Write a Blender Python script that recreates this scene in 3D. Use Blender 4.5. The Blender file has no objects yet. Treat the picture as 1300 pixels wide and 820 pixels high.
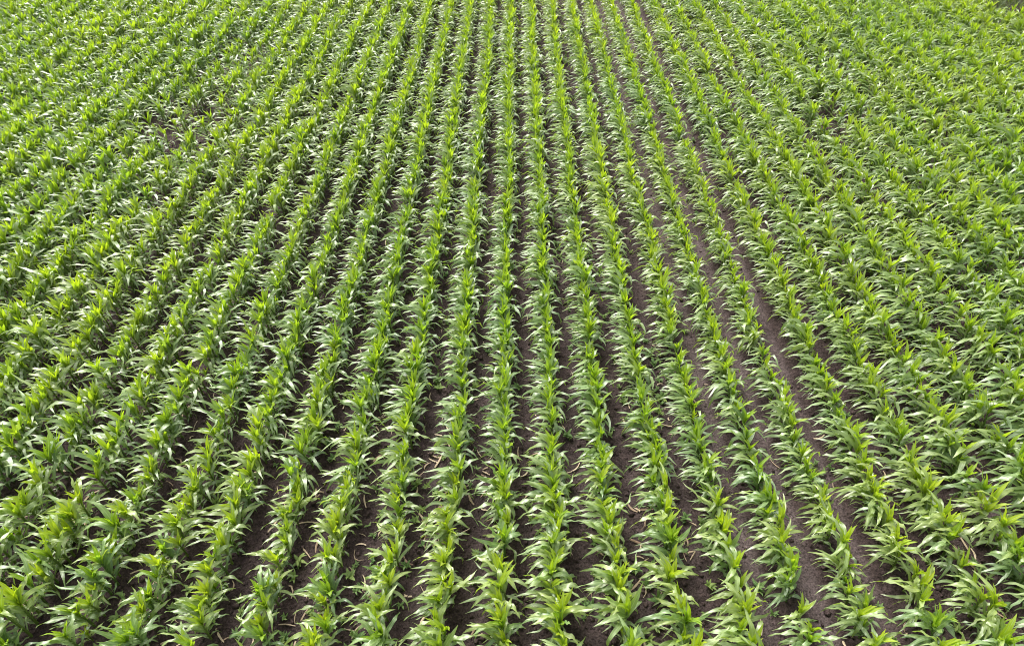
import bpy, math, random
import numpy as np

rng = np.random.default_rng(20240611)
random.seed(7)
C = bpy.context.scene.collection
sc = bpy.context.scene
R = math.radians

# ------------------------------------------------------------------ camera
CAM_H, PITCH, YAW, LENS = 9.1, 40.7, 0.3, 24.0
ROW = 0.75            # row spacing in metres
ROW0 = -0.12         # where the middle row stands
STEP = 0.138          # plant spacing along a row
FPX = LENS / 36.0 * 1024
SHIFT_Y = -0.0342

cam = bpy.data.cameras.new('camera')
cam.lens = LENS
cam.sensor_width = 36
cam.shift_y = SHIFT_Y
cam.clip_end = 5000
cam.clip_start = 0.1
co = bpy.data.objects.new('camera', cam)
co.location = (0, 0, CAM_H)
co.rotation_euler = (R(90 - PITCH), 0, R(YAW))
C.objects.link(co)
sc.camera = co


def project(x, y, z):
    """pixel position in a 1024x645 frame and the depth (used only to pick which plants are in view)"""
    c, s = math.cos(R(YAW)), math.sin(R(YAW))
    xr, yr = x * c + y * s, -x * s + y * c
    zr = z - CAM_H
    p = R(PITCH)
    d = yr * math.cos(p) - zr * math.sin(p)
    u = yr * math.sin(p) + zr * math.cos(p)
    return 512 + FPX * xr / d, 322.5 + SHIFT_Y * 1024 - FPX * u / d, d


# ------------------------------------------------------------------ noise helpers
def vnoise(x, y, seed=0):
    xi = np.floor(x).astype(np.int64)
    yi = np.floor(y).astype(np.int64)
    fx, fy = x - xi, y - yi
    fx = fx * fx * (3 - 2 * fx)
    fy = fy * fy * (3 - 2 * fy)

    def h(a, b):
        n = (a * 374761393 + b * 668265263 + seed * 1442695041) & 0xFFFFFFFF
        n = ((n ^ (n >> 13)) * 1274126177) & 0xFFFFFFFF
        n = n ^ (n >> 16)
        return (n & 0xFFFF) / 65535.0
    a = h(xi, yi) * (1 - fx) + h(xi + 1, yi) * fx
    b = h(xi, yi + 1) * (1 - fx) + h(xi + 1, yi + 1) * fx
    return a * (1 - fy) + b * fy


def row_x(i, y):
    y = np.asarray(y, float)
    n = vnoise(y * 0.35 + i * 17.3, np.zeros_like(y) + i * 5.1, 3) - 0.5
    return ROW0 + i * ROW + n * 0.08 + (0.09 if i >= 7 else 0.0)


def soil_height(x, y):
    x = np.asarray(x, float)
    y = np.asarray(y, float)
    g = (x - ROW0) / ROW
    ph = g - np.round(g)                       # -0.5..0.5, 0 on the row
    gap = np.floor(g)
    z = 0.028 * np.cos(2 * np.pi * ph)         # gentle ridge under every row
    # wheel-packed gaps are lower and smoother
    packed = np.isin(gap, [4, 5, 6, 9, -8]).astype(float)
    inner = np.clip(1 - (np.abs(np.abs(ph) - 0.5) / 0.26) ** 2, 0, 1)
    pk = packed * inner
    z -= 0.03 * pk
    rough = (1 - 0.7 * pk)
    z += (vnoise(x * 1.3, y * 1.3, 11) - 0.5) * 0.05
    z += (vnoise(x * 5, y * 5, 12) - 0.5) * 0.035 * rough
    z += (vnoise(x * 11, y * 11, 13) - 0.5) * 0.045 * rough
    z += np.maximum(vnoise(x * 24, y * 24, 14) - 0.55, 0) * 0.10 * rough
    far = np.clip((np.hypot(x, y - 14) - 45) / 20, 0, 1)
    return z * (1 - far)


# ------------------------------------------------------------------ materials
def new_mat(name):
    m = bpy.data.materials.new(name)
    m.use_nodes = True
    nt = m.node_tree
    nt.nodes.clear()
    return m, nt, nt.nodes, nt.links


def N(nodes, kind, **kw):
    n = nodes.new(kind)
    for k, v in kw.items():
        setattr(n, k, v)
    return n


def mixc(nodes, links, fac, a, b, blend='MIX'):
    n = nodes.new('ShaderNodeMix')
    n.data_type = 'RGBA'
    n.blend_type = blend
    for sock, v in ((n.inputs[0], fac), (n.inputs[6], a), (n.inputs[7], b)):
        if isinstance(v, (int, float)):
            sock.default_value = v
        elif isinstance(v, tuple):
            sock.default_value = v
        else:
            links.new(v, sock)
    return n.outputs[2]


def mathn(nodes, links, op, a, b=0.0, c=None, clamp=False):
    n = nodes.new('ShaderNodeMath')
    n.operation = op
    n.use_clamp = clamp
    for i, v in enumerate((a, b, c)):
        if v is None:
            continue
        if isinstance(v, (int, float)):
            n.inputs[i].default_value = v
        else:
            links.new(v, n.inputs[i])
    return n.outputs[0]


def leaf_material(name, young, old, dry, rough=0.36, trans=0.4, spec=0.5, coat=0.0):
    m, nt, nd, lk = new_mat(name)
    at = N(nd, 'ShaderNodeAttribute', attribute_name='leaf')
    sep = N(nd, 'ShaderNodeSeparateColor')
    lk.new(at.outputs['Color'], sep.inputs[0])
    u, t, age = sep.outputs[0], sep.outputs[1], sep.outputs[2]
    rnd = at.outputs['Alpha']
    base = mixc(nd, lk, age, old, young)
    # plant to plant tint
    tint = mixc(nd, lk, rnd, (0.78, 0.87, 0.95, 1), (1.22, 1.09, 0.95, 1))
    base = mixc(nd, lk, 1.0, base, tint, 'MULTIPLY')
    # long streaks along the blade
    cmb = N(nd, 'ShaderNodeCombineXYZ')
    lk.new(mathn(nd, lk, 'MULTIPLY', u, 14.0), cmb.inputs[0])
    lk.new(mathn(nd, lk, 'MULTIPLY', t, 1.6), cmb.inputs[1])
    lk.new(mathn(nd, lk, 'MULTIPLY', rnd, 50.0), cmb.inputs[2])
    nz = N(nd, 'ShaderNodeTexNoise')
    nz.inputs['Scale'].default_value = 1.0
    nz.inputs['Detail'].default_value = 2.0
    lk.new(cmb.outputs[0], nz.inputs['Vector'])
    st = mathn(nd, lk, 'MULTIPLY_ADD', nz.outputs['Fac'], 0.5, 0.75)
    stc = N(nd, 'ShaderNodeCombineXYZ')
    for i in range(3):
        lk.new(st, stc.inputs[i])
    base = mixc(nd, lk, 1.0, base, stc.outputs[0], 'MULTIPLY')
    # pale midrib
    d = mathn(nd, lk, 'ABSOLUTE', mathn(nd, lk, 'SUBTRACT', u, 0.5))
    rib = mathn(nd, lk, 'SUBTRACT', 1.0, mathn(nd, lk, 'MULTIPLY', d, 11.0), clamp=True)
    rib = mathn(nd, lk, 'MULTIPLY', rib, 0.75)
    base = mixc(nd, lk, rib, base, (0.42, 0.52, 0.24, 1))
    # dry tips
    tip = mathn(nd, lk, 'MULTIPLY', mathn(nd, lk, 'SUBTRACT', t, 0.88, clamp=True), 6.0, clamp=True)
    tip = mathn(nd, lk, 'MULTIPLY', tip, mathn(nd, lk, 'SUBTRACT', 1.0, age))
    base = mixc(nd, lk, mathn(nd, lk, 'MULTIPLY', tip, 0.6), base, dry)
    p = N(nd, 'ShaderNodeBsdfPrincipled')
    lk.new(base, p.inputs['Base Color'])
    p.inputs['Roughness'].default_value = rough
    p.inputs['Specular IOR Level'].default_value = spec
    p.inputs['Coat Weight'].default_value = coat
    p.inputs['Coat Roughness'].default_value = 0.5
    p.inputs['Coat IOR'].default_value = 1.6
    tr = N(nd, 'ShaderNodeBsdfTranslucent')
    tc = mixc(nd, lk, 1.0, base, (1.5, 1.6, 0.40, 1), 'MULTIPLY')
    lk.new(tc, tr.inputs['Color'])
    mx = N(nd, 'ShaderNodeMixShader')
    mx.inputs[0].default_value = trans
    lk.new(p.outputs[0], mx.inputs[1])
    lk.new(tr.outputs[0], mx.inputs[2])
    out = N(nd, 'ShaderNodeOutputMaterial')
    lk.new(mx.outputs[0], out.inputs[0])
    return m


M_BLADE = leaf_material('corn_blade', (0.32, 0.435, 0.095, 1), (0.22, 0.32, 0.142, 1), (0.42, 0.38, 0.20, 1), rough=0.41, trans=0.34, spec=1.0, coat=0.55)
M_WHORL = leaf_material('corn_whorl', (0.40, 0.51, 0.03, 1), (0.295, 0.42, 0.05, 1), (0.3, 0.3, 0.1, 1), rough=0.48, trans=0.42, spec=0.5)
M_STALK = leaf_material('corn_stalk', (0.16, 0.26, 0.04, 1), (0.13, 0.19, 0.05, 1), (0.3, 0.22, 0.12, 1), rough=0.45, trans=0.08)
M_WEED = leaf_material('weed_leaf', (0.24, 0.34, 0.11, 1), (0.13, 0.22, 0.07, 1), (0.2, 0.2, 0.08, 1), rough=0.55, trans=0.3, spec=0.3)
M_GRASS = leaf_material('edge_grass', (0.13, 0.18, 0.05, 1), (0.05, 0.085, 0.03, 1), (0.25, 0.2, 0.1, 1), rough=0.5, trans=0.3, spec=0.3)


def soil_material(name='soil', gain=1.0):
    m, nt, nd, lk = new_mat(name)
    tc = N(nd, 'ShaderNodeNewGeometry')
    pos = tc.outputs['Position']

    def noise(scale, detail=4, rough=0.6):
        n = N(nd, 'ShaderNodeTexNoise')
        n.inputs['Scale'].default_value = scale
        n.inputs['Detail'].default_value = detail
        n.inputs['Roughness'].default_value = rough
        lk.new(pos, n.inputs['Vector'])
        return n.outputs['Fac']
    big, mid, fine = noise(0.9, 3), noise(7, 5), noise(34, 5, 0.75)
    r1 = N(nd, 'ShaderNodeValToRGB')
    r1.color_ramp.elements[0].position = 0.3
    r1.color_ramp.elements[0].color = (0.024, 0.0155, 0.0148, 1)
    r1.color_ramp.elements[1].position = 0.72
    r1.color_ramp.elements[1].color = (0.092, 0.064, 0.061, 1)
    lk.new(mid, r1.inputs[0])
    col = mixc(nd, lk, mathn(nd, lk, 'MULTIPLY', big, 0.75), r1.outputs[0], (0.056, 0.038, 0.0365, 1))
    # dry crust: pale flat spots
    at = N(nd, 'ShaderNodeAttribute', attribute_name='packed')
    cr = mathn(nd, lk, 'MULTIPLY', at.outputs['Fac'], mathn(nd, lk, 'MULTIPLY_ADD', big, 1.6, -0.35, clamp=True), clamp=True)
    col = mixc(nd, lk, mathn(nd, lk, 'MULTIPLY', cr, 0.9), col, (0.195, 0.150, 0.150, 1))
    fc = mathn(nd, lk, 'MAXIMUM', mathn(nd, lk, 'MULTIPLY_ADD', fine, 4.4 * gain, -1.15 * gain), 0.28 * gain)
    fcc = N(nd, 'ShaderNodeCombineXYZ')
    for i in range(3):
        lk.new(fc, fcc.inputs[i])
    col = mixc(nd, lk, 1.0, col, fcc.outputs[0], 'MULTIPLY')
    p = N(nd, 'ShaderNodeBsdfPrincipled')
    lk.new(col, p.inputs['Base Color'])
    p.inputs['Roughness'].default_value = 0.92
    p.inputs['Specular IOR Level'].default_value = 0.2
    h = mathn(nd, lk, 'ADD', mathn(nd, lk, 'MULTIPLY', fine, 0.5), mathn(nd, lk, 'MULTIPLY', noise(18, 4), 1.0))
    b = N(nd, 'ShaderNodeBump')
    b.inputs['Strength'].default_value = 1.0
    b.inputs['Distance'].default_value = 0.05
    lk.new(h, b.inputs['Height'])
    lk.new(b.outputs[0], p.inputs['Normal'])
    out = N(nd, 'ShaderNodeOutputMaterial')
    lk.new(p.outputs[0], out.inputs[0])
    return m


M_SOIL = soil_material()
M_CLOD = soil_material('soil_clod', 1.45)

m, nt, nd, lk = new_mat('straw')
p = N(nd, 'ShaderNodeBsdfPrincipled')
oi = N(nd, 'ShaderNodeObjectInfo')
lk.new(mixc(nd, lk, oi.outputs['Random'], (0.28, 0.18, 0.12, 1), (0.60, 0.48, 0.33, 1)), p.inputs['Base Color'])
p.inputs['Roughness'].default_value = 0.7
out = N(nd, 'ShaderNodeOutputMaterial')
lk.new(p.outputs[0], out.inputs[0])
M_STRAW = m


# ------------------------------------------------------------------ mesh building
class MB:
    """collects vertices, faces and the per-vertex 'leaf' colour"""

    def __init__(self):
        self.v, self.f, self.c, self.n = [], [], [], 0

    def grid(self, P, col):                       # P: (a, b, 3)
        a, b = P.shape[:2]
        idx = np.arange(a * b).reshape(a, b) + self.n
        q = np.stack([idx[:-1, :-1], idx[1:, :-1], idx[1:, 1:], idx[:-1, 1:]], -1).reshape(-1, 4)
        self.v.append(P.reshape(-1, 3))
        self.c.append(col.reshape(-1, 4))
        self.f.append(q)
        self.n += a * b

    def arrays(self):
        return np.concatenate(self.v), np.concatenate(self.f), np.concatenate(self.c)


def mesh_from(name, V, F, col, mat):
    me = bpy.data.meshes.new(name)
    nv, nf = len(V), len(F)
    k = F.shape[1]
    me.vertices.add(nv)
    me.loops.add(nf * k)
    me.polygons.add(nf)
    me.vertices.foreach_set('co', np.ascontiguousarray(V, np.float32).ravel())
    me.loops.foreach_set('vertex_index', np.ascontiguousarray(F, np.int32).ravel())
    me.polygons.foreach_set('loop_start', np.arange(0, nf * k, k, dtype=np.int32))
    me.polygons.foreach_set('use_smooth', np.ones(nf, bool))
    if col is not None:
        a = me.attributes.new('leaf', 'FLOAT_COLOR', 'POINT')
        a.data.foreach_set('color', np.ascontiguousarray(col, np.float32).ravel())
    me.update(calc_edges=True)
    me.materials.append(mat)
    return me


def link(name, me, parent=None):
    o = bpy.data.objects.new(name, me)
    C.objects.link(o)
    if parent:
        o.parent = parent
    return o


def tag(o, label=None, cat=None, group=None, kind=None):
    for k, v in (('label', label), ('category', cat), ('group', group), ('kind', kind)):
        if v:
            o[k] = v
    return o


WIND = math.pi + 0.12                                # leaves are blown towards -X


def blade(mb, rg, base, az, L, W, e0, e1, wind, age, rnd, segs, fold=0.28, wave=0.10, twist=0.0, bend_p=1.4, kink=0.0, us=(0.0, 0.25, 0.5, 0.75, 1.0)):
    t = np.linspace(0, 1, segs + 1)
    tm = (t[1:] + t[:-1]) / 2
    k0 = rg.uniform(0.3, 0.65)
    sg = 1 / (1 + np.exp(-(tm - k0) / 0.06))
    e = e0 + (e1 - e0) * ((1 - kink) * tm ** bend_p + kink * sg)
    a = az + wind * np.sin(WIND - az) * tm ** 0.8 + rg.normal(0, 0.22) * np.sin(tm * rg.uniform(3, 6))
    D = np.stack([np.cos(e) * np.cos(a), np.cos(e) * np.sin(a), np.sin(e)], 1)
    Pc = np.zeros((segs + 1, 3))
    Pc[1:] = np.cumsum(D * (L / segs), 0)
    Pc += base
    T = np.vstack([D[:1], (D[1:] + D[:-1]) / 2, D[-1:]])
    T /= np.linalg.norm(T, axis=1)[:, None]
    aa = np.concatenate([a[:1], (a[1:] + a[:-1]) / 2, a[-1:]])
    S = np.stack([-np.sin(aa), np.cos(aa), np.zeros_like(aa)], 1)
    Nn = np.cross(S, T)
    Nn *= np.where(Nn[:, 2:3] * 0 + 1 > 0, 1, 1)
    tw = twist * t ** 1.2
    ct, st_ = np.cos(tw)[:, None], np.sin(tw)[:, None]
    S2 = S * ct + Nn * st_
    N2 = Nn * ct - S * st_
    up = np.sign(N2[:, 2:3].mean() + 1e-6)
    N2 = N2 * up
    w = (0.5 + 0.5 * np.sin(np.minimum(t / 0.34, 1) * np.pi / 2)) * np.maximum(1 - np.maximum((t - 0.3) / 0.7, 0) ** 1.9, 0.015)
    w = w * W / 2
    ph1, ph2 = rg.uniform(0, 6.28, 2)
    fr = rg.uniform(2.2, 3.6)
    env = np.sin(np.pi * np.clip(t * 1.02, 0, 1)) ** 0.6
    rows = []
    us = np.array(us)
    for u in us:
        s = (u - 0.5) * 2
        wv = wave * W * 1.6 * abs(s) ** 2 * np.sin(2 * np.pi * fr * t + (ph1 if s < 0 else ph2)) * env
        f = fold * (1 - 0.6 * t)
        lift = np.abs(s) * np.sin(f) * w + wv - (s * s) * 0.18 * w * t
        rows.append(Pc + S2 * (s * w * np.cos(f))[:, None] + N2 * lift[:, None])
    P = np.stack(rows, 1)
    col = np.zeros(P.shape[:2] + (4,))
    col[..., 0] = us[None, :]
    col[..., 1] = t[:, None]
    col[..., 2] = age
    col[..., 3] = rnd
    mb.grid(P, col)
    return Pc


def tube(mb, pts, rad, age, rnd, sides=6):
    pts = np.asarray(pts, float)
    n = len(pts)
    ang = np.linspace(0, 2 * np.pi, sides + 1)
    P = np.zeros((n, sides + 1, 3))
    for i in range(n):
        P[i, :, 0] = pts[i, 0] + rad[i] * np.cos(ang)
        P[i, :, 1] = pts[i, 1] + rad[i] * np.sin(ang)
        P[i, :, 2] = pts[i, 2]
    col = np.zeros((n, sides + 1, 4))
    col[..., 0] = 0.1
    col[..., 1] = np.linspace(0, 0.6, n)[:, None]
    col[..., 2] = age
    col[..., 3] = rnd
    mb.grid(P, col)


def corn_plant(seed, lod=0):
    """three parts: stalk, blades, whorl - local origin at the foot of the plant"""
    rg = np.random.default_rng(seed)
    seg = 11 if lod == 0 else 7
    us = (0.0, 0.25, 0.5, 0.75, 1.0) if lod == 0 else (0.0, 0.5, 1.0)
    rnd = rg.uniform()
    st, bl, wh = MB(), MB(), MB()
    lean = np.array([rg.normal(-0.03, 0.035), rg.normal(0, 0.035)])
    Hs = rg.uniform(0.36, 0.46)

    def stem(z):
        k = z / 0.4
        return np.array([lean[0] * k * k, lean[1] * k * k, z])
    zs = np.array([-0.03, 0.03, 0.09, 0.095, 0.17, 0.175, 0.25, 0.255, Hs, Hs + 0.05])
    rr = np.array([0.018, 0.017, 0.0145, 0.0175, 0.0145, 0.017, 0.0135, 0.0155, 0.012, 0.007])
    tube(st, [stem(z) for z in zs], rr, 0.4, rnd, 6 if lod == 0 else 4)
    plane = rg.normal(0.1, 0.6)                       # leaves mostly lie across the row
    nb = rg.integers(10, 14)
    side = rg.integers(0, 2)
    for i in range(nb):
        q = i / (nb - 1)
        z = 0.03 + (Hs - 0.03) * q ** 0.95
        az = plane + math.pi * ((i + side) % 2) + rg.normal(0, 0.42)
        if math.cos(az) > 0.5 and rg.uniform() < 0.34:
            az += math.pi * rg.uniform(0.55, 0.9) * rg.choice([-1, 1])    # blown over to the lee side
        L = (0.235 + 0.29 * math.sin(math.pi * min(1, 0.12 + q * 0.66))) * rg.uniform(0.78, 1.2)
        W = (0.034 + 0.030 * min(1, q * 1.5)) * rg.uniform(0.85, 1.15)
        if i < 2:
            L *= 0.75
            W *= 0.7
        to_left = math.cos(az - WIND)
        e0 = R(38 + 23 * q + rg.normal(0, 8)) + 0.10 * (1 - to_left)
        e1 = R(-70 + 36 * q + 6 * to_left + rg.normal(0, 24))
        L *= 1.0 + 0.13 * to_left
        if rg.uniform() < 0.10:
            e1 = e0 - R(12)                               # a stiff upright one
        blade(bl, rg, stem(z), az, L, W, e0, e1, rg.uniform(0.5, 1.4), 0.05 + 0.6 * q ** 1.6 + rg.normal(0, 0.06), rnd, seg,
              fold=rg.uniform(0.12, 0.4), wave=rg.uniform(0.10, 0.30), twist=rg.normal(0, 0.75), bend_p=rg.uniform(0.9, 1.7),
              kink=rg.choice([0.0, 0.2, 0.55, 0.8]), us=us)
    nw = rg.integers(5, 8)
    for i in range(nw):
        q = i / nw
        az = plane + math.pi * ((i + side + nb) % 2) + rg.normal(0, 0.6)
        L = (0.38 - 0.11 * q) * rg.uniform(0.88, 1.14)
        W = (0.068 - 0.022 * q) * rg.uniform(0.9, 1.12)
        e0 = R(80 + rg.normal(0, 4))
        e1 = R(34 + 40 * q + rg.normal(0, 12))
        blade(wh, rg, stem(Hs - 0.03 + 0.02 * q), az, L, W, e0, e1, rg.uniform(0.4, 0.9), rg.uniform(0.35, 1.1) * (i + 1) / nw, rnd, seg - 2,
              fold=rg.uniform(0.35, 0.65), wave=0.08, twist=rg.normal(0, 0.5), bend_p=1.7, us=us)
    return st.arrays(), bl.arrays(), wh.arrays()


# ------------------------------------------------------------------ lay the field out
# (row index, y, x, scale, turn)
plants = []
for i in range(-34, 36):
    y = 1.6 + rng.uniform(0, STEP)
    while y < 35:
        y += STEP * rng.uniform(0.65, 1.35)
        x = float(row_x(i, y)) + rng.normal(0, 0.02)
        x += rng.normal(0, 0.04) * min(1, max(0, (x - 6.5) / 5)) + rng.normal(0, 0.015) * min(1, max(0, (-x - 6) / 5))
        half = 6.4 + y * 0.62 + 2.4
        if abs(x) > half:
            continue
        # missing plants and thin patches
        thin = 0.04
        for (cx, cy, r, dens) in ((-8.9, 17.0, 1.5, 0.75), (-8.7, 21.6, 1.2, 0.6), (-12.0, 18.5, 0.9, 0.4), (9.1, 17.2, 1.1, 0.55), (10.6, 20.2, 1.0, 0.5)):
            dd = math.hypot(x - cx, (y - cy) * 0.6)
            if dd < r:
                thin = max(thin, dens * (1 - dd / r) + 0.1)
        if x > 17.6 and y > 23.9 + (19 - x) * 1.2:      # bare corner
            thin = 1.1
        if rng.uniform() < thin:
            continue
        vig = float(vnoise(np.array([x * 0.45]), np.array([y * 0.3]), 21)[0])
        s = (0.90 + 0.19 * vig) * rng.uniform(0.86, 1.13)
        s *= 1.0 + 0.16 * min(1, max(0, (x - 6.2) / 4)) + 0.09 * min(1, max(0, (-x - 5) / 6))
        if i in (4, 5, 6):
            s *= 0.93
        if rng.uniform() < 0.09:
            s *= rng.uniform(0.5, 0.8)
        plants.append((i, y, x, s, rng.normal(0, 0.35)))

# which are seen largest
view = []
for k, (i, y, x, s, tz) in enumerate(plants):
    px, py, d = project(x, y, 0.4 * s)
    if -6 < px < 1030 and -10 < py < 655:
        view.append((d, k, px, py))
view.sort()
pick = [v[1] for v in view[:300]]
picked = set(pick)

ORD = ['', 'first', 'second', 'third', 'fourth', 'fifth', 'sixth', 'seventh', 'eighth', 'ninth', 'tenth', 'eleventh', 'twelfth',
       'thirteenth', 'fourteenth', 'fifteenth', 'sixteenth', 'seventeenth', 'eighteenth', 'nineteenth', 'twentieth']
TENS = {20: 'twenty', 30: 'thirty', 40: 'forty', 50: 'fifty', 60: 'sixty'}


def ordinal(n):
    if n <= 20:
        return ORD[n]
    t, r = n // 10 * 10, n % 10
    return TENS[t][:-1] + 'ieth' if r == 0 else TENS[t] + '-' + ORD[r]


def row_name(i):
    if i == 0:
        return 'upright middle row'
    return '%s row %s of the middle' % (ORD[abs(i)], 'left' if i < 0 else 'right')


# ------------------------------------------------------------------ individual plants
NVAR = 40
protos = []
for v in range(NVAR):
    st, bl, wh = corn_plant(100 + v)
    e = bpy.data.objects.new('corn_plant', None)
    e.empty_display_size = 0.2
    parts = []
    for nm, arr, mt in (('stalk', st, M_STALK), ('leaf_blades', bl, M_BLADE), ('leaf_whorl', wh, M_WHORL)):
        parts.append(bpy.data.objects.new(nm, mesh_from(nm, *arr, mt)))
    protos.append((e, parts))

by_row = {}
for k in pick:
    by_row.setdefault(plants[k][0], []).append(k)
used = set()
cnt = 0
for i in sorted(by_row):
    for n, k in enumerate(sorted(by_row[i], key=lambda q: plants[q][1]), 1):
        _, y, x, s, tz = plants[k]
        v = (cnt * 17 + int(rng.integers(0, 5))) % NVAR
        cnt += 1
        root, parts = protos[v]
        if v in used:
            root = root.copy()
            parts = [q.copy() for q in parts]
        used.add(v)
        C.objects.link(root)
        for q in parts:
            C.objects.link(q)
            q.parent = root
        root.location = (x, y, float(soil_height(x, y)))
        root.rotation_euler = (0, 0, tz)
        root.scale = (s, s, s * float(rng.uniform(0.94, 1.06)))
        look = 'tall' if s > 1.08 else ('short' if s < 0.9 else 'leafy')
        if n == 1:
            lab = '%s green corn plant, lowest in view in the %s' % (look, row_name(i))
        else:
            lab = '%s corn plant, %s from the bottom in the %s' % (look, ordinal(n), row_name(i))
        tag(root, lab, 'corn plant', 'corn plants standing in rows')

# ------------------------------------------------------------------ the rest of the field: one object
far_vars = []
for v in range(36):
    far_vars.append(corn_plant(500 + v, lod=1))
Vs, Fs, Cs, Ms = [], [], [], []
off = 0
for k, (i, y, x, s, tz) in enumerate(plants):
    if k in picked:
        continue
    arrs = far_vars[int(rng.integers(0, len(far_vars)))]
    c, sn = math.cos(tz), math.sin(tz)
    z0 = float(soil_height(x, y))
    prnd = min(1, max(0, 0.65 * rng.uniform() + 0.55 * float(vnoise(np.array([x * 0.3]), np.array([y * 0.22]), 51)[0]) - 0.1))
    sz = s * rng.uniform(0.94, 1.06)
    for mi, (V, F, col) in enumerate(arrs):
        W = np.empty_like(V)
        W[:, 0] = x + s * (V[:, 0] * c - V[:, 1] * sn)
        W[:, 1] = y + s * (V[:, 0] * sn + V[:, 1] * c)
        W[:, 2] = z0 + sz * V[:, 2]
        cc = col.copy()
        cc[:, 3] = prnd
        Vs.append(W)
        Fs.append(F + off)
        Cs.append(cc)
        Ms.append(np.full(len(F), mi, np.int32))
        off += len(V)
me = mesh_from('corn_crop', np.concatenate(Vs), np.concatenate(Fs), np.concatenate(Cs), M_STALK)
me.materials.append(M_BLADE)
me.materials.append(M_WHORL)
me.polygons.foreach_set('material_index', np.concatenate(Ms))
o = link('corn_crop', me)
tag(o, 'rest of the green corn crop running in rows to the back of the field', 'corn crop', None, 'stuff')

# ------------------------------------------------------------------ ground: one sheet
gx = np.concatenate([-np.geomspace(1500, 24.2, 26), np.arange(-24, 24.001, 0.045), np.geomspace(24.2, 1500, 26)])
gy = np.concatenate([-np.geomspace(1500, 1.0, 30) + 1.5, np.arange(1.0, 22, 0.045), np.arange(22, 34, 0.08), np.geomspace(34.1, 1500, 26)])
X, Y = np.meshgrid(gx, gy, indexing='ij')
Z = soil_height(X, Y)
P = np.stack([X, Y, Z], -1)
a, b = X.shape
idx = np.arange(a * b).reshape(a, b)
F = np.stack([idx[:-1, :-1], idx[1:, :-1], idx[1:, 1:], idx[:-1, 1:]], -1).reshape(-1, 4)
me = mesh_from('soil', P.reshape(-1, 3), F, None, M_SOIL)
g = (X - ROW0) / ROW
ph = np.abs(np.abs(g - np.round(g)) - 0.5)
pk = np.clip(1.15 - (ph / 0.24) ** 2, 0, 1) * np.where(np.isin(np.floor(g), [4, 5, 6, 9, -8]), 1.0, 0.30)
at = me.attributes.new('packed', 'FLOAT', 'POINT')
at.data.foreach_set('value', pk.astype(np.float32).ravel())
tag(link('soil', me), kind='structure')

# ------------------------------------------------------------------ soil clods: nobody could count them
import bmesh
bm = bmesh.new()
bmesh.ops.create_icosphere(bm, subdivisions=1, radius=1)
bm.verts.ensure_lookup_table()
IV = np.array([v.co[:] for v in bm.verts])
IF = np.array([[v.index for v in f.verts] for f in bm.faces])
bm.free()
nc = 42000
cy = 2.4 + 19 * rng.uniform(0, 1, nc) ** 1.3
cx = rng.uniform(-1, 1, nc) * (6.4 + cy * 0.5)
gg = (cx - ROW0) / ROW
keep = ~(np.isin(np.floor(gg), [4, 5, 6, 9, -8]) & (rng.uniform(0, 1, nc) < 0.7))
cx, cy = cx[keep], cy[keep]
nc = len(cx)
rad = 0.008 + 0.030 * rng.uniform(0, 1, nc) ** 4
jit = IV[None] * (1 + rng.normal(0, 0.22, (nc, len(IV), 1)))
sq = np.stack([rng.uniform(0.8, 1.4, nc), rng.uniform(0.8, 1.4, nc), rng.uniform(0.55, 0.9, nc)], 1)
V = jit * (rad[:, None] * sq)[:, None, :]
V[..., 0] += cx[:, None]
V[..., 1] += cy[:, None]
V[..., 2] += (soil_height(cx, cy) + rad * 0.25)[:, None]
F = (IF[None] + (np.arange(nc) * len(IV))[:, None, None]).reshape(-1, 3)
tag(link('soil_clods', mesh_from('soil_clods', V.reshape(-1, 3), F, None, M_CLOD)),
    'small dark clods lying all over the soil between the rows', 'soil clods', None, 'stuff')


# ------------------------------------------------------------------ weeds in the gaps
def weed(seed):
    rg = np.random.default_rng(seed)
    mb = MB()
    rnd = rg.uniform()
    for j in range(rg.integers(8, 15)):
        az = rg.uniform(0, 6.28)
        L = rg.uniform(0.035, 0.085)
        b0 = np.array([rg.normal(0, 0.008), rg.normal(0, 0.008), rg.uniform(0.0, 0.04)])
        blade(mb, rg, b0, az, L, L * rg.uniform(0.25, 0.42), R(rg.uniform(25, 70)), R(rg.uniform(-25, 15)), 0.0,
              rg.uniform(0.1, 0.9), rnd, 4, fold=0.2, wave=0.08)
    return mb.arrays()


def gap_spots(n, ymax, spread, pw):
    out = []
    while len(out) < n:
        y = 2.8 + (ymax - 2.8) * rng.uniform() ** pw
        half = 6.2 + y * 0.52
        x = rng.uniform(-half, half)
        gpos = (x - ROW0) / ROW
        gi = math.floor(gpos)
        if abs(gpos - gi - 0.5) > spread:
            continue
        clump = float(vnoise(np.array([x * 0.8]), np.array([y * 0.8]), 31)[0])
        if rng.uniform() > clump * 1.2 - 0.1:
            continue
        if gi in (4, 5, 6) and rng.uniform() < 0.6:
            continue
        out.append((gi, y, x))
    return out


def gap_name(gi):
    if gi >= 0:
        return '%s soil gap right of middle row' % ORD[gi + 1]
    return '%s soil gap left of middle row' % ORD[-gi]


def in_frame(x, y, z=0.03):
    px, py, d = project(x, y, z)
    return 2 < px < 1022 and 2 < py < 643


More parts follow.
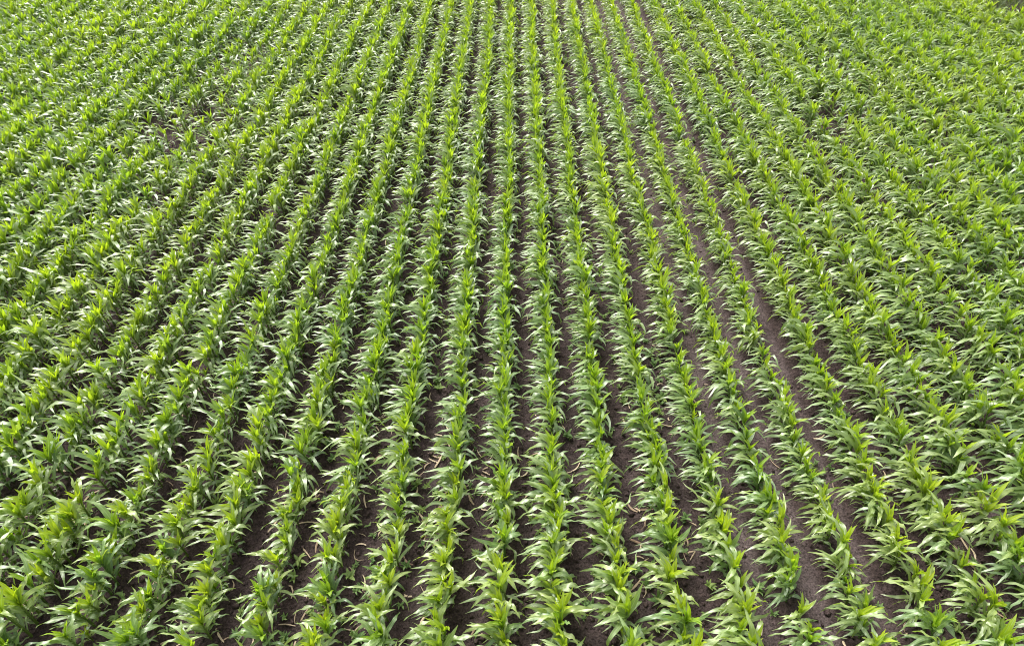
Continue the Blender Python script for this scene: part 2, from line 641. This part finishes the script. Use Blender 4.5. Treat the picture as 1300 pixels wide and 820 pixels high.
def scatter_individuals(spots, protos, cap, noun, name, cat, group, smin, smax, flat=True):
    spots = sorted(spots, key=lambda q: project(q[2], q[1], 0.03)[2])
    rest, gaps = [], {}
    n = 0
    for sp in spots:
        if n < cap and in_frame(sp[2], sp[1]) and abs(sp[0]) < 19:
            gaps.setdefault(sp[0], []).append(sp)
            n += 1
        else:
            rest.append(sp)
    for gi in sorted(gaps):
        for k, (_, y, x) in enumerate(sorted(gaps[gi], key=lambda q: q[1]), 1):
            o = bpy.data.objects.new(name, protos[int(rng.integers(0, len(protos)))])
            C.objects.link(o)
            o.location = (x, y, float(soil_height(x, y)) + 0.004)
            o.rotation_euler = (rng.normal(0, 0.08), rng.normal(0, 0.08), rng.uniform(0, 6.28))
            s = float(rng.uniform(smin, smax))
            o.scale = (s, s, s)
            lab = '%s, %s from bottom in the %s' % (noun, ordinal(k), gap_name(gi))
            tag(o, lab, cat, group)
    return rest


weeds = [weed(900 + v) for v in range(14)]
wm = [mesh_from('weed', *w, M_WEED) for w in weeds]
spots = gap_spots(2100, 26, 0.34, 1.4)
rest = scatter_individuals(spots, wm, 300, 'tiny weed', 'weed', 'weed', 'small weeds between the corn rows', 0.8, 1.9)
Vs, Fs, Cs, off = [], [], [], 0
for (_, y, x) in rest:
    V, F, col = weeds[int(rng.integers(0, len(weeds)))]
    a_ = rng.uniform(0, 6.28)
    s = rng.uniform(0.8, 1.9)
    c, sn = math.cos(a_) * s, math.sin(a_) * s
    W = np.stack([x + V[:, 0] * c - V[:, 1] * sn, y + V[:, 0] * sn + V[:, 1] * c, float(soil_height(x, y)) + V[:, 2] * s], 1)
    Vs.append(W)
    Fs.append(F + off)
    Cs.append(col)
    off += len(V)
tag(link('weed_growth', mesh_from('weed_growth', np.concatenate(Vs), np.concatenate(Fs), np.concatenate(Cs), M_WEED)),
    'scattered low weeds in the gaps farther up the field', 'weeds', None, 'stuff')


# ------------------------------------------------------------------ dry straw on the soil
def straw(seed):
    rg = np.random.default_rng(seed)
    mb = MB()
    L = rg.uniform(0.07, 0.22)
    n = 5
    t = np.linspace(-0.5, 0.5, n)
    bend = rg.normal(0, 0.12)
    W = rg.uniform(0.012, 0.03)
    P = np.zeros((n, 3, 3))
    for j, u in enumerate((-0.5, 0, 0.5)):
        P[:, j, 0] = t * L
        P[:, j, 1] = u * W * (1 - 0.6 * np.abs(t) * 2 * rg.uniform(0.3, 1)) + bend * L * (t * t * 4)
        P[:, j, 2] = 0.008 + (0.006 if u == 0 else 0) + rg.uniform(0, 0.02) * (t + 0.5)
    mb.grid(P, np.zeros((n, 3, 4)))
    return mesh_from('straw_piece', *mb.arrays(), M_STRAW)


sm = [straw(40 + v) for v in range(16)]
spots = gap_spots(1500, 20, 0.36, 1.5)
rest = scatter_individuals(spots, sm, 290, 'dry pale straw bit', 'straw_piece', 'straw', 'dry straw pieces between the corn rows', 0.7, 1.6)

Vs, Fs, off = [], [], 0
for (_, y, x) in rest:
    L, W_, a_ = rng.uniform(0.05, 0.2), rng.uniform(0.008, 0.022), rng.uniform(0, 6.28)
    t = np.linspace(-0.5, 0.5, 4)
    bend = rng.normal(0, 0.12)
    pts = []
    for u in (-0.5, 0.5):
        lx, ly = t * L, u * W_ + bend * L * t * t * 4
        pts.append(np.stack([x + lx * math.cos(a_) - ly * math.sin(a_), y + lx * math.sin(a_) + ly * math.cos(a_),
                             np.full(4, float(soil_height(x, y)) + 0.018) + t * 0.03], 1))
    Vs.append(np.stack(pts, 1).reshape(-1, 3))
    Fs.append(np.array([[0, 2, 3, 1], [2, 4, 5, 3], [4, 6, 7, 5]]) + off)
    off += 8
tag(link('straw_litter', mesh_from('straw_litter', np.concatenate(Vs), np.concatenate(Fs), None, M_STRAW)),
    'bits of dry straw littering the soil farther up the field', 'straw', None, 'stuff')

# ------------------------------------------------------------------ rough grass in the bare far corner
mb = MB()
rg = np.random.default_rng(77)
for j in range(17000):
    x = rg.uniform(16.8, 25)
    y = rg.uniform(21.5, 33)
    if y < 24.1 + (19 - x) * 1.2 or vnoise(np.array([x * 1.1]), np.array([y * 1.1]), 5)[0] < 0.25:
        continue
    blade(mb, rg, np.array([x, y, float(soil_height(x, y))]), rg.uniform(0, 6.28), rg.uniform(0.2, 0.5), rg.uniform(0.014, 0.026),
          R(rg.uniform(55, 88)), R(rg.uniform(-20, 50)), 0.3, rg.uniform(), rg.uniform(), 4, wave=0.0)
tag(link('edge_grass', mesh_from('edge_grass', *mb.arrays(), M_GRASS)),
    'dark rough grass in the far right corner where the corn stops', 'grass', None, 'stuff')

# ------------------------------------------------------------------ light
SUN_AZ, SUN_EL = R(-32), R(50)       # azimuth measured from +Y (away from camera) towards +X
w = bpy.data.worlds.new('World')
sc.world = w
w.use_nodes = True
nt = w.node_tree
bg = nt.nodes['Background']
sky = nt.nodes.new('ShaderNodeTexSky')
sky.sky_type = 'NISHITA'
sky.sun_disc = False
sky.sun_elevation = SUN_EL
sky.sun_rotation = SUN_AZ
sky.air_density = 1.0
sky.dust_density = 4.0
hs = nt.nodes.new('ShaderNodeHueSaturation')
hs.inputs['Saturation'].default_value = 0.3
hs.inputs['Value'].default_value = 1.85
nt.links.new(sky.outputs[0], hs.inputs['Color'])
nt.links.new(hs.outputs[0], bg.inputs['Color'])
bg.inputs['Strength'].default_value = 0.15

sl = bpy.data.lights.new('sun', 'SUN')
sl.energy = 4.1
sl.angle = R(30)
sl.color = (1.0, 0.975, 0.93)
so = bpy.data.objects.new('sun', sl)
C.objects.link(so)
so.rotation_euler = (R(90) - SUN_EL, 0, math.pi - SUN_AZ)
so.location = (0, 0, 30)

sc.render.engine = 'CYCLES'
sc.cycles.filter_width = 1.0
sc.view_settings.view_transform = 'Standard'
sc.view_settings.look = 'None'
sc.view_settings.exposure = 0
